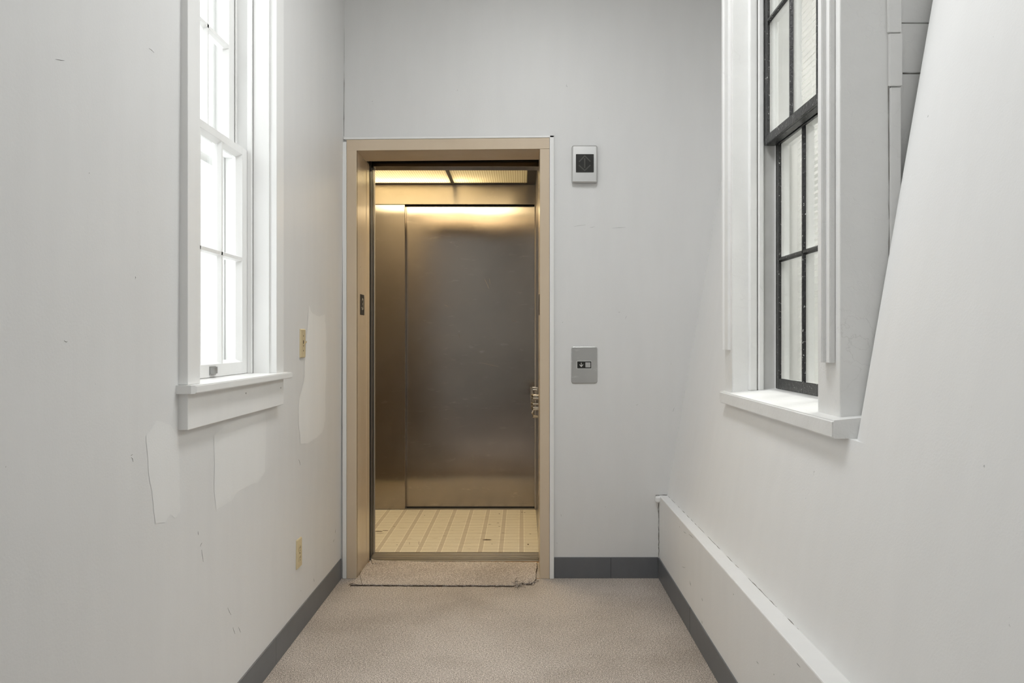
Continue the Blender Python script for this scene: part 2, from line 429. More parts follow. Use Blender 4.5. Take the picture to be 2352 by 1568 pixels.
def baseboard(name, boxes, seams):
    b = B()
    for q in boxes: box(b, *q, 0.0022, 2)
    o = tag(link(name, b, M_base), kind='structure')
    if seams:
        b = B()
        for q in seams: box(b, *q)
        link('seam', b, M_seam, o)
    return o
baseboard('baseboard_left', [(-0.912, -0.9004, 3.0, YB - 0.012, 0.0, 0.1007), (-0.912, -0.9002, YR, 3.0, 0.0, 0.1007)], None)
baseboard('baseboard_back', [(0.1585, 0.441, YB - 0.006, YB + 0.002, 0, 0.1045), (0.4418, 0.677, YB - 0.006, YB + 0.002, 0, 0.1045)], [(0.4408, 0.4420, YB - 0.0045, YB, 0, 0.1035)])
baseboard('baseboard_right', [(0.677, 0.684, 3.325, YB - 0.006, 0, 0.1045), (0.677, 0.684, YR, 3.324, 0, 0.1045)], [(0.6772, 0.680, 3.3235, 3.3255, 0, 0.104)])

# hairline cracks in corners
def crack(name, pts, parent, r=0.0011, jit=0.0025, m=None, sub=9):
    P_ = []
    for p, q in zip(pts, pts[1:]):
        p, q = Vector(p), Vector(q)
        for k in range(sub): P_.append(p.lerp(q, k / sub) + Vector([random.uniform(-jit, jit) * f for f in (1, .4, 1)]))
    P_.append(Vector(pts[-1]))
    b = B(); tube(b, P_, [max(0.0003, r * random.uniform(0.35, 1.3)) for _ in P_], 5)
    return link(name, b, m or M_crack, parent)
crack('crack', [(0.6805, YB - 0.001, 0.106), (0.6800, YB - 0.001, 0.24), (0.679, YB - 0.001, 0.38)], wb, 0.0016, 0.0016)
crack('crack', [(0.664, YB - 0.003, 0.414), (XR(.413), YB - 0.003, 0.415)], wb, 0.0014, 0.0008)
crack('crack', [(XR(.5) - .001, YB - 0.001, 0.45), (XR(0.62) - .001, YB - 0.001, 0.60)], wb, 0.0007, 0.0005)
crack('crack', [(-0.8915, YB - 0.001, 2.205), (-0.8905, YB - 0.001, 2.6), (-0.8890, YB - 0.001, 3.1)], wb, 0.0012, 0.0006)
crack('crack', [(XR(.413, y) + 0.0005, y, 0.4135) for y in (4.08, 3.6, 3.1, 2.6, 2.2)], t1, 0.0011, 0.0012, sub=14)
# scuffs on the walls
def scuffs(parent, mk, marks, m=M_scuff, w=0.0012):
    b = B()
    for (x0, y0, x1, y1) in marks:
        p, q = mk(x0, y0), mk(x1, y1)
        mid = p.lerp(q, .5) + Vector((0, random.uniform(-1, 1) * .002, random.uniform(-1, 1) * .002))
        tube(b, [p, mid, q], [w * .2, w * .5, w * .2], 5)
    return link('scuff_mark', b, m, parent)
scuffs(wl, lambda x, y: lw(x, y, 0.0002), [(128, 136, 148, 139), (342, 111, 354, 121), (302, 1050, 306, 1060), (301, 1046, 305, 1043), (311, 635, 311, 641), (147, 782, 155, 784), (523, 1395, 531, 1412), (463, 1262, 467, 1290), (460, 1255, 464, 1246),
    (720, 1328, 722, 1336), (771, 1215, 770, 1224), (686, 1055, 690, 1068), (765, 1245, 768, 1238), (548, 1440, 553, 1452), (455, 1220, 456, 1228), (535, 1440, 540, 1455)])
def bw(px, py): return Vector(((px - 1200) / 460, YB - 0.0002, H - (py - 780) / 460))
scuffs(wb, bw, [(1318, 520, 1345, 516), (1355, 522, 1366, 520), (1405, 524, 1437, 522), (1549, 935, 1545, 946), (1439, 725, 1436, 733), (1460, 930, 1466, 928), (1288, 1180, 1290, 1186), (1390, 1165, 1391, 1163)], w=0.001)
def tw(px, py):
    r = 0.6815 * 460 / (px - 1200); return Vector((0.6815, 4.1 * r, H - (py - 780) / 460 * r))
scuffs(t1, tw, [(1567, 1301, 1574, 1303), (1560, 1208, 1561, 1211), (1584, 1334, 1587, 1345), (1612, 1373, 1614, 1380), (1570, 1220, 1576, 1225), (1582, 1226, 1592, 1235), (1738, 1518, 1742, 1524), (1684, 1363, 1685, 1366), (1777, 1546, 1778, 1549), (1612, 1425, 1613, 1432), (1830, 1522, 1838, 1532)])

# ------------------------------------------------------------------ white edge trim round the lift frame
def tilt(o, x0=-0.4, k=0.0095, zmin=2.0):
    for v in o.data.vertices:
        if v.co.z > zmin: v.co.z += (v.co.x - x0) * k
    return o
b = B()
box(b, 0.1355, 0.157, YB - 0.016, YB + 0.01, 0, 2.200, 0.002, 2)
box(b, -0.896, -0.8765, YB - 0.014, YB + 0.01, 0, 2.178, 0.002, 2)
box(b, -0.889, 0.157, YB - 0.016, YB + 0.01, 2.1895, 2.200, 0.002, 2)
tilt(tag(link('trim_2', b, M_white), kind='structure'))

# ------------------------------------------------------------------ door_1: the lift entrance
d1 = tag(empty('door_1', (-0.37, YB, 0)), 'tan enamelled steel lift entrance frame with its door slid open', 'door frame', kind='structure')
YF = YB - 0.012
b = B(); box(b, -0.8755, -0.826, YF, YF + 0.02, 0, 2.1335, 0.0012, 2); box(b, -0.8755, -0.826, YF + 0.012, 4.426, 0, 2.1335)
box(b, -0.83, -0.8245, 4.345, 4.4265, 0, 2.125, 0.0006, 1)
link('jamb', b, M_tan, d1)
b = B(); box(b, 0.087, 0.1345, YF, YF + 0.02, 0, 2.139, 0.0012, 2); box(b, 0.087, 0.1345, YF + 0.012, 4.426, 0, 2.139)
link('jamb', b, M_tan, d1)
b = B(); box(b, -0.8755, 0.1345, YF - 0.0006, YF + 0.02, 2.1346, 2.189, 0.0012, 2); box(b, -0.8755, 0.1345, YF + 0.012, 4.335, 2.1346, 2.189)
tilt(link('header', b, M_tan, d1))
b = B(); box(b, -0.826, 0.087, YF, YF + 0.006, -0.002, 0.0008); link('wood_strip', b, M_wood, d1)
def strokes(bm, paths, w, conv, th=0.0004):
    for path in paths:
        for (a0, b0), (a1, b1) in zip(path, path[1:]):
            dx, dz = a1 - a0, b1 - b0; L = math.hypot(dx, dz); nx, nz = -dz / L * w / 2, dx / L * w / 2; ex, ez = dx / L * w * .35, dz / L * w * .35
            pts = [(a0 + nx - ex, b0 + nz - ez), (a1 + nx + ex, b1 + nz + ez), (a1 - nx + ex, b1 - nz + ez), (a0 - nx - ex, b0 - nz - ez)]
            lo = [conv(p[0], p[1], 0) for p in pts]; d = Vector(conv(0, 0, th)) - Vector(conv(0, 0, 0))
            prism(bm, lo, d)
for side, xs, sg in ((0, -0.826, 1), (1, 0.087, -1)):
    b = B(); x1 = xs + sg * 0.0022
    box(b, min(xs, x1), max(xs, x1), 4.178, 4.279, 1.3165, 1.4215, 0.0008, 1)
    pl = link('floor_plate', b, M_blackplate, d1)
    if side == 0:
        b = B()
        two = [[(-.014, .020), (-.006, .027), (.005, .027), (.013, .020), (.013, .009), (.005, .002), (-.003, .001)], [(.005, .001), (.014, -.006), (.014, -.018), (.005, -.026), (-.006, -.026), (-.014, -.019)]]
        strokes(b, two, 0.006, lambda u, v, h: (x1 + h * 1.0, 4.238 + u, 1.372 + v), 0.0006)
        for (u, v) in ((-.03, -.018), (-.03, -.026), (-.037, -.018)): tube(b, [(x1, 4.238 + u, 1.372 + v), (x1 + .001, 4.238 + u, 1.372 + v)], 0.0018, 8)
        link('raised_number', b, M_glyph, pl)
# sill
b = B()
box(b, -0.8255, 0.0865, 4.422, 4.485, -0.03, -0.001, 0.001, 1)
link('hall_sill', b, M_sill, d1)
b = B(); box(b, -0.8255, 0.0865, 4.400, 4.421, -0.05, -0.012); box(b, -0.8255, 0.0865, 4.444, 4.4475, -0.0012, -0.0004); link('sill_groove', b, M_dark, d1)
b = B(); box(b, -0.8255, 0.0865, 4.383, 4.4015, -0.02, 0.0012, 0.0008, 1); link('sill_edge', b, M_wood, d1)
# slid-open hoistway door, its leading edge shows at the left
b = B(); box(b, -1.72, -0.8215, 4.436, 4.472, 0.008, 2.16, 0.002, 1); box(b, -0.8225, -0.8195, 4.476, 4.4795, 0.008, 2.13)
link('sliding_panel', b, M_darkm, d1)
b = B(); box(b, -0.8215, -0.8185, 4.4725, 4.4785, 0.008, 2.125, 0.001, 1); link('door_edge_strip', b, M_plate, d1)
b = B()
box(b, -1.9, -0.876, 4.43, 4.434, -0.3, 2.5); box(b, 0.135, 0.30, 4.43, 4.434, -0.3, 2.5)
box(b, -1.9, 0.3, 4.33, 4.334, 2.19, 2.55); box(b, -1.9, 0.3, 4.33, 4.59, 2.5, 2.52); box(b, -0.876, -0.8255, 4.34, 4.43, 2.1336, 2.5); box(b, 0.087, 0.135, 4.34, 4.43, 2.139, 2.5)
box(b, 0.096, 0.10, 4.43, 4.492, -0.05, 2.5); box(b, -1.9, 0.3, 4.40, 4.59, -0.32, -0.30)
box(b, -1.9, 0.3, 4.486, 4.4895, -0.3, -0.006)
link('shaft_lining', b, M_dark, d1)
b = B(); tube(b, [(-0.83, 4.45, 2.172), (0.09, 4.45, 2.176)], 0.0035, 8); link('header_track', b, M_darkm, d1)

tag(link('wall_shaft', (lambda b: (box(b, -2.10, -1.95, 4.31, 6.2, -0.6, 3.4), box(b, -1.95, 1.3, 6.05, 6.2, -0.6, 3.4), box(b, -1.95, -1.13, 4.31, 4.42, -0.6, 3.4), box(b, 1.2, 1.3, 4.29, 6.05, -0.6, 3.4), box(b, -1.95, 1.2, 4.31, 6.05, 3.33, 3.4), box(b, -1.95, 1.2, 4.42, 6.05, -0.6, -0.5), b)[-1])(B()), M_ext), kind='structure')
# ------------------------------------------------------------------ lift car
car = tag(empty('elevator_car', (-0.37, 5.2, 0)), 'brushed stainless steel elevator car standing open behind the tan frame', 'elevator')
X0, X1 = -1.60, 0.0925
CY0, CY1 = 4.596, 5.75
CZ = 2.2745; HZ = 2.1365
def part(name, m, boxes, bev=0.001, parent=None):
    b = B()
    for q in boxes: box(b, *q, bev, 1) if bev else box(b, *q)
    return link(name, b, m, parent or car)
part('car_floor', M_tile, [(X0, X1, CY0, CY1, -0.02, 0.0)], 0)
part('car_sill', M_sill, [(-0.83, 0.0925, 4.494, 4.556, -0.025, 0.0), (-0.83, 0.0925, 4.560, 4.594, -0.025, 0.0)])
part('rear_sill', M_sill, [(-0.86, X1, CY1, 5.815, -0.02, 0.0), ])
for q in ((-0.83, 0.0925, 4.5935, 4.5965, -0.02, 0.0006), (-0.83, 0.0925, 4.556, 4.560, -0.02, -0.003), (-0.822, X1, 5.806, 5.822, -0.02, 0.010)): part('threshold_gap', M_dark, [q], 0)
part('front_return', M_lam, [(X0, -0.8237, 4.565, CY0, 0, CZ)])
part('front_header', M_steel, [(-0.8237, X1, 4.494, CY0, HZ, CZ)])
part('car_door', M_darkm, [(-1.72, -0.8215, 4.510, 4.540, 0.008, 2.15)])
part('side_wall', M_lam, [(X0 - 0.02, X0, 4.565, 5.83, 0, CZ)])
rw = part('side_wall', M_steel2, [(X1, X1 + 0.02, 4.494, 5.83, 0, CZ)])
part('rear_return', M_steel, [(X0, -0.822, CY1, 5.80, 0.0, HZ - 0.001)], 0.003)
part('rear_corner_post', M_steel2, [(0.0855, X1, CY1 - 0.003, 5.80, 0.004, HZ - 0.001)], 0.001)
part('rear_header', M_steel2, [(X0, X1, CY1, 5.80, HZ, CZ)], 0.002)
# rear door: slightly buckled sheet
b = B(); nx, nz = 48, 80
vs = [[None] * (nz + 1) for _ in range(nx + 1)]
for i in range(nx + 1):
    for j in range(nz + 1):
        u, v = i / nx, j / nz; x = -0.835 + u * (X1 + 0.835); z = 0.008 + v * (HZ + 0.03)
        e = math.sin(math.pi * u) * min(1, 6 * v, 6 * (1 - v))
        y = 5.808 + 0.0016 * e * (math.sin(3.1 * u + 2.0) + 0.5 * math.sin(9 * u + 5 * v) + 0.35 * math.sin(13 * v + 1.3))
        vs[i][j] = b.verts.new((x, y, z))
for i in range(nx):
    for j in range(nz): b.faces.new((vs[i][j], vs[i + 1][j], vs[i + 1][j + 1], vs[i][j + 1]))
box(b, -0.835, X1, 5.812, 5.84, 0.008, HZ + 0.038)
link('rear_door', b, M_steel, car)
part('rear_door_stop', M_darkm, [(-0.835, X1, 5.800, 5.806, HZ - 0.004, HZ + 0.05)])
# ceiling grid and lit lens panels
yb0, yb1 = 4.66, 5.70
part('ceiling_frame', M_darkm, [(X0, X1, CY0, yb0, CZ, CZ + 0.03), (X0, X1, yb1, CY1, CZ, CZ + 0.03), (X0, -1.50, yb0, yb1, CZ, CZ + 0.03),
     (-0.4945, -0.4725, yb0, yb1, CZ - 0.004, CZ + 0.03), (0.033, X1, yb0, yb1, CZ, CZ + 0.03)], 0.001)
for x0, x1 in ((-1.50, -0.4945), (-0.4725, 0.033)):
    part('ceiling_lens', M_lens, [(x0, x1, yb0, yb1, CZ + 0.004, CZ + 0.007)], 0)
part('light_box', M_reflector, [(X0, X1, CY0 - .03, CY1 + .05, CZ + 0.19, CZ + 0.20), (X0 - .01, X0, CY0, CY1, CZ + .03, CZ + .19), (X1, X1 + .01, CY0, CY1, CZ + .03, CZ + .19),
     (X0, X1, CY0 - .01, CY0, CZ + .03, CZ + .19), (X0, X1, CY1, CY1 + .01, CZ + .03, CZ + .19)], 0)
b = B(); tube(b, [(-1.50, 5.62, CZ + 0.075), (-0.36, 5.62, CZ + 0.075)], 0.019, 14); link('fluorescent_tube', b, M_tube, car)
part('fill_light_trim', M_darkm, [(-1.18, -0.06, 4.64, 5.14, 2.265, CZ + 0.003)])  # trim round the added car fill light, hidden from view
# handrail on the right side wall
hr = B()
for zz, rr in ((0.868, 0.006), (0.853, 0.006), (0.820, 0.007), (0.800, 0.006), (0.789, 0.0045)):
    tube(hr, [(0.0915, 4.715, zz), (0.062, 4.716, zz), (0.056, 4.73, zz), (0.056, 5.50, zz), (0.062, 5.515, zz), (0.0915, 5.516, zz)], rr, 10)
box(hr, 0.058, 0.066, 4.74, 5.50, 0.782, 0.876, 0.001, 1)
link('handrail', hr, M_rail, car)
b = B(); tube(b, [(0.066, 4.76, 0.785), (0.058, 4.76, 0.765), (0.063, 4.76, 0.745), (0.09, 4.76, 0.742)], [0.006, 0.008, 0.008, 0.006], 10); link('rail_bracket', b, M_rail, car)
# dirt marks on the car floor
def carp(px, py):
    r = H * 460 / (py - 780); return ((px - 1200) / 460 * r, 4.1 * r, 0.0004)
M_stain = simple('floor_stain', (0.10, 0.07, 0.04), 0.8)
def blot(px, py, w, h):
    b = B(); b.faces.new([b.verts.new(carp(px + w * math.cos(a) * random.uniform(.8, 1.1), py + h * math.sin(a) * random.uniform(.7, 1.1))) for a in [2 * math.pi * k / 14 for k in range(14)]]); link('floor_stain', b, M_stain, car)
for q in ((1119, 1239.5, 11, 1.5), (1213, 1250, 2.2, 1.4), (1147, 1179.5, 2, .6), (1199, 1176, 2, .6), (1205, 1177, 2, .5), (1218, 1226, 2.5, .5), (1125, 1204, 4, .4), (1144, 1200.5, 3, .4), (1147, 1208.5, 3, .35), (1155, 1223.5, 4, .3), (870, 1220, 9, 1.2), (885, 1218, 8, .8), (873, 1224, 9, .4), (940.5, 1247.5, .35, 4), (962.5, 1247, .45, 5), (912, 1251, 2, .4), (905, 1208.5, 2, .4), (975, 1183.5, 1.2, .5), (1130, 1249, 2, .4)): blot(*q)
# scratches/smudges on the rear door
M_scr = simple('scratch_light', (0.30, 0.27, 0.24), 0.6)
def rd(px, py): r = 5.803 / 4.1; return Vector(((px - 1200) / 460 * r, 5.8055, H - (py - 780) / 460 * r))
for (x0, y0, x1, y1) in ((1113, 640, 1123, 662), (1124, 640, 1126, 652), (1176, 735, 1186, 738), (1052, 765, 1056, 775), (1105, 833, 1145, 842), (1085, 1035, 1087, 1060), (1021, 700, 1030, 704)):
    b = B(); tube(b, [rd(x0, y0), rd(x1, y1)], 0.0011, 4); link('scratch', b, M_scr, car)

# ------------------------------------------------------------------ carpet piece at the threshold
cp = tag(empty('carpet_piece', (-0.38, 4.17, 0)), 'loose rectangular beige carpet piece with frayed corner lying before the lift threshold', 'carpet')
def fl(px, py, z=0.0):
    r = (H - z) * 460 / (py - 780); return ((px - 1200) / 460 * r, 4.1 * r, z)
out = [(806, 1345), (815, 1336), (830, 1318), (843, 1303), (849, 1292), (856, 1288.5), (880, 1290.5), (960, 1292.5), (1060, 1293), (1150, 1293.5), (1232.5, 1294), (1233, 1305), (1230.5, 1318), (1230.5, 1332), (1226, 1339), (1218, 1342.5), (1206, 1343), (1198, 1341), (1190, 1347), (1180, 1347.3), (1176, 1347.5), (1120, 1347), (1040, 1346.8), (960, 1346.5), (900, 1345.8), (850, 1345.5)]
top = []
for (x0, y0), (x1, y1) in zip(out, out[1:] + out[:1]):
    n = max(1, int(math.hypot(x1 - x0, y1 - y0) / 6))
    for k in range(n):
        t = k / n; top.append((x0 + (x1 - x0) * t + (random.uniform(-.5, .5) if k else 0), y0 + (y1 - y0) * t + (random.uniform(-.4, .4) if k else 0)))
b = B()
prism(b, [(fl(x, y)[0], fl(x, y)[1], 0.0005) for x, y in top], (0, 0, 0.008))
link('pile', b, M_carpet2, cp)
# shadow along the carpet's edge, put in as dark brown tubes
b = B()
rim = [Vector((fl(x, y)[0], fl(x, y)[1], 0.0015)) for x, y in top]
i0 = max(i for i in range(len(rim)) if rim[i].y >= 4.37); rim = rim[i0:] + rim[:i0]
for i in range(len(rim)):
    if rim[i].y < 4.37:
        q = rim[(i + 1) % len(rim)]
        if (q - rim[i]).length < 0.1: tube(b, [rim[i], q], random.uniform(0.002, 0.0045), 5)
link('edge_shade', b, M_edge_thread, cp)
b = B()  # lifted, curled corner
prism(b, [fl(852, 1285, 0.012), fl(884, 1297, 0.004), fl(880, 1300, 0.003), fl(866, 1296, 0.006), fl(856, 1298, 0.006)], (0, 0.004, 0.006))
link('curled_corner', b, M_carpet, cp)
b = B()
for _ in range(46):
    cx, cy = random.choice([(1190, 1345, ), (1186, 1341), (1196, 1344), (1226, 1338)]); cx += random.uniform(-9, 9); cy += random.uniform(-4, 3)
    p = Vector(fl(cx, cy, 0.004)); pts = [p]
    for k in range(4): p = p + Vector((random.uniform(-.008, .008), random.uniform(-.01, .01), random.uniform(-.001, .005))); p.z = max(.002, p.z); pts.append(p)
    tube(b, pts, random.uniform(.0008, .002), 5)
link('frayed_tuft', b, M_carpet2, cp)
for pts in ([(833, 1345), (829, 1330), (826, 1318), (829, 1311)], [(1183, 1342), (1184, 1330), (1188, 1326)], [(800, 1344), (808, 1340), (822, 1342)], [(806, 1347), (803, 1341), (812, 1338)], [(1205, 1342), (1213, 1344), (1226, 1343)]):
    b = B(); tube(b, [Vector(fl(x, y, 0.010)) for x, y in pts], 0.0009, 5); link('loose_thread', b, M_edge_thread, cp)

# ------------------------------------------------------------------ window_1 (left)
def left_window(name, y0, y1, lab, muntins, hist=True):
    """y0,y1: clear opening"""
    w = tag(empty(name, (-0.9, (y0 + y1) / 2, 1.07)), lab, 'window', kind='structure')
    zt = 2.63; zs = 1.0704; XC = -0.875
    b = B(); box(b, -0.9015, XC, y0 - 0.090, y0 - 0.008, zs, zt + 0.01, 0.0018, 2); link('casing', b, M_white, w)
    b = B(); box(b, -0.9015, XC, y1 + 0.008, y1 + 0.096, zs - 0.0005, zt + 0.01, 0.0018, 2); link('casing', b, M_white, w)
    b = B(); box(b, -0.9015, XC, y0 - 0.090, y1 + 0.096, zt + 0.01, zt + 0.10, 0.0018, 2); link('head_casing', b, M_white, w)
    # stool with rounded nose and mitred corner
    b = B()
    prism(b, [(-1.0, y0, 1.048), (-0.902, y0, 1.048), (-0.902, y0 - 0.107, 1.048), (-0.860, y0 - 0.107, 1.048), (-0.849, y0 - 0.096, 1.048), (-0.849, y1 + 0.117, 1.048), (-0.902, y1 + 0.117, 1.048), (-0.902, y1, 1.048), (-1.0, y1, 1.048)], (0, 0, 0.0222))
    bmesh.ops.bevel(b, geom=[e for e in b.edges if e.calc_length() > 0.2 and all(v.co.x > -0.87 for v in e.verts)], offset=0.003, segments=2, affect='EDGES')
    link('stool', b, M_white, w)
    b = B(); box(b, -0.9025, XC, y0 - 0.090, y1 + 0.094, 0.9525, 1.048, 0.0015, 2); ap = link('apron', b, M_white, w)
    b = B()
    for (yy, zz) in ((y0 + 0.36, 1.020), (y1 + 0.058, 1.015)): tube(b, [(XC - .0004, yy, zz), (XC + .0004, yy, zz)], 0.0028, 8)
    link('nail_hole', b, M_scuff, ap)
    # jambs (board, then stop)
    b = B()
    for yy, s in ((y0, -1), (y1, 1)):
        a = sorted((yy, yy + s * 0.02)); box(b, -1.125, -0.9005, a[0], a[1], zs - 0.02, zt + 0.02)
    box(b, -1.125, -0.9005, y0 - .02, y1 + .02, zt, zt + 0.02); box(b, -1.135, -1.0, y0 - .02, y1 + .02, 1.03, 1.066)
    link('jamb', b, M_white, w)
    b = B()
    for yy, s in ((y0, 1), (y1, -1)):
        for xx0, xx1, d in ((-0.974, -0.957, 0.012), (-1.0175, -1.0115, 0.010), (-1.075, -1.057, 0.018)):
            a = sorted((yy, yy + s * d)); box(b, xx0, xx1, a[0], a[1], zs, zt, 0.0015, 1)
    link('stop_bead', b, M_white, w)
    b = B()
    for xx in (-0.9565, -1.0565): box(b, xx, xx + 0.0012, y1 - 0.0012, y1 + 0.001, zs, zt)
    link('joint_line', b, M_scuff, w)
    def sash(nm, xf, z0, z1, rb, rt, zm):
        g = B(); xb = xf - 0.035; sy0, sy1 = y0 + 0.003, y1 - 0.003; st = 0.058
        box(g, xb, xf, sy0, sy0 + st, z0, z1, 0.001, 1); box(g, xb, xf, sy1 - st, sy1, z0, z1, 0.001, 1)
        box(g, xb, xf, sy0 + st, sy1 - st, z0, z0 + rb, 0.001, 1); box(g, xb, xf, sy0 + st, sy1 - st, z1 - rt, z1, 0.001, 1)
        # sloped sticking around the glass
        gy0, gy1, gz0, gz1 = sy0 + st, sy1 - st, z0 + rb, z1 - rt
        d = 0.010
        prism(g, [(xf - .002, gy0, gz0), (xf - .02, gy0, gz0), (xf - .02, gy0 + d, gz0)], (0, 0, gz1 - gz0))
        prism(g, [(xf - .002, gy1, gz0), (xf - .02, gy1, gz0), (xf - .02, gy1 - d, gz0)], (0, 0, gz1 - gz0))
        prism(g, [(xf - .002, gy0, gz0), (xf - .02, gy0, gz0), (xf - .02, gy0, gz0 + d)], (0, gy1 - gy0, 0))
        prism(g, [(xf - .002, gy0, gz1), (xf - .02, gy0, gz1), (xf - .02, gy0, gz1 - d)], (0, gy1 - gy0, 0))
        o = link(nm, g, M_white, w)
        g = B()
        for my in muntins:
            prism(g, [(xf - .001, my - .0055, gz0), (xf - .001, my + .0055, gz0), (xf - .014, my + .010, gz0), (xf - .03, my + .010, gz0), (xf - .03, my - .010, gz0), (xf - .014, my - .010, gz0)], (0, 0, gz1 - gz0))
        prism(g, [(xf - .001, gy0, zm - .0055), (xf - .001, gy0, zm + .0055), (xf - .014, gy0, zm + .010), (xf - .03, gy0, zm + .010), (xf - .03, gy0, zm - .010), (xf - .014, gy0, zm - .010)], (0, gy1 - gy0, 0))
        link('muntin', g, M_white, o)
        g = B(); box(g, xf - 0.024, xf - 0.021, gy0 - .004, gy1 + .004, gz0 - .004, gz1 + .004); link('glass', g, M_glass, o)
        return o
    up = sash('upper_sash', -1.0195, 1.833, zt, 0.030, 0.045, 2.207)
    lo = sash('lower_sash', -0.974, zs + 0.001, 1.8575, 0.041, 0.026, 1.469)
    # lift handle on the lower rail
    if hist:
        yc = 2.58; hx = -0.974
        b = B()
        n = 10
        outr = [(hx + 0.001 + 0.013 * math.sin(math.pi * k / n), yc - 0.024 * math.cos(math.pi * k / n) * 1.0) for k in range(n + 1)]
        inr = [(hx + 0.001 + 0.010 * math.sin(math.pi * k / n), yc - 0.020 * math.cos(math.pi * k / n)) for k in range(n + 1)]
        for (r0, r1) in zip(zip(outr, outr[1:]), zip(inr, inr[1:])):
            (a, c), (d, e) = r0, r1
            prism(b, [(a[0], a[1], 1.083), (c[0], c[1], 1.083), (e[0], e[1], 1.083), (d[0], d[1], 1.083)], (0, 0, 0.020))
        prism(b, [(x, y, 1.102) for x, y in outr], (0, 0, 0.002))
        box(b, hx, hx + 0.0015, yc - 0.027, yc + 0.027, 1.078, 1.106, 0.0007, 1)
        link('sash_lift', b, M_lift, lo)
    # outer storm frame
    b = B()
    for q in ((y0, y0 + .03, zs, zt), (y1 - .03, y1, zs, zt), (y0, y1, zs, zs + .04), (y0, y1, zt - .04, zt), (y0, y1, 1.80, 1.83)):
        box(b, -1.110, -1.090, q[0], q[1], q[2], q[3], 0.001, 1)
    link('storm_frame', b, M_white, w)
    return w
left_window('window_1', 2.238, 2.915, 'tall white double-hung sash window full of daylight in the left wall', (2.483, 2.666))
left_window('window_3', -1.5, -0.3, 'white sash window in the left wall behind the camera', (-1.2, -0.9, -0.6), False)

# ------------------------------------------------------------------ window_2 (right, black sashes)
w2 = tag(empty('window_2', (0.85, 2.7, 0.98)), 'old window with black sashes and thick cracked white casing in the leaning right wall', 'window', kind='structure')
ZS = 0.984; ZT = 2.90
# sill board, slightly falling to the front
b = B()
prism(b, [(0.790, 2.092, 0.937), (0.790, 2.092, 0.983), (1.02, 2.092, 1.006), (1.02, 2.092, 0.937)], (0, 1.204, 0))
bmesh.ops.bevel(b, geom=[e for e in b.edges if all(v.co.x < 0.8 for v in e.verts)], offset=0.004, segments=3, affect='EDGES')
box(b, 0.872, 1.0, 2.055, 2.094, 0.937, 0.992, 0.001, 1)
sl = link('sill', b, M_old, w2)
crack('joint_line', [(0.868, 2.0915, 0.940), (0.868, 2.0915, 0.990)], sl, 0.0008, 0.0004)
# near casing: base board with stepped mouldings that stop above the sill
b = B()
prism(b, [(0.828, 2.140, 0.986), (0.828, 2.302, 0.986), (0.86, 2.302, 0.986), (0.86, 2.140, 0.986)], (0, 0, 2.0))
bmesh.ops.bevel(b, geom=[e for e in b.edges if all(v.co.x < 0.83 for v in e.verts) and e.calc_length() > 1], offset=0.0025, segments=2, affect='EDGES')
c1 = link('casing', b, M_old, w2)
b = B()
prism(b, [(0.829, 2.1725, 1.128), (0.8130, 2.1725, 1.128), (0.8130, 2.200, 1.128), (0.8014, 2.2005, 1.128), (0.8014, 2.226, 1.128), (0.806, 2.240, 1.128), (0.829, 2.245, 1.128)], (0, 0, 1.85))
bmesh.ops.bevel(b, geom=[e for e in b.edges if e.calc_length() > 1], offset=0.002, segments=2, affect='EDGES')
link('moulding', b, M_old, w2)
# side of the box that faces the corridor
b = B()
box(b, 0.8285, 0.958, 2.1405, 2.18, 0.986, 2.98, 0.001, 1)
box(b, 0.956, 0.9845, 2.133, 2.18, 0.986, 1.845, 0.002, 1); box(b, 0.953, 0.9875, 2.1315, 2.18, 1.848, 1.985, 0.002, 1); box(b, 0.950, 0.985, 2.131, 2.18, 1.987, 2.98, 0.002, 1)
box(b, 0.98, 1.30, 2.158, 2.18, 0.986, 1.888, 0.002, 1); box(b, 0.98, 1.30, 2.157, 2.18, 1.890, 2.02, 0.002, 1); box(b, 0.98, 1.30, 2.158, 2.18, 2.022, 2.98, 0.002, 1)
link('side_board', b, M_old, w2)
crack('joint_line', [(0.988, 2.157, 1.889), (1.12, 2.157, 1.888)], w2, 0.0012, 0.0008)
crack('joint_line', [(0.988, 2.1565, 2.021), (1.16, 2.1565, 2.018)], w2, 0.0007, 0.0006)
crack('crack', [(0.9545, 2.140, 1.0), (0.9555, 2.1395, 1.5), (0.9535, 2.1395, 1.85)], w2, 0.0008, 0.0008)
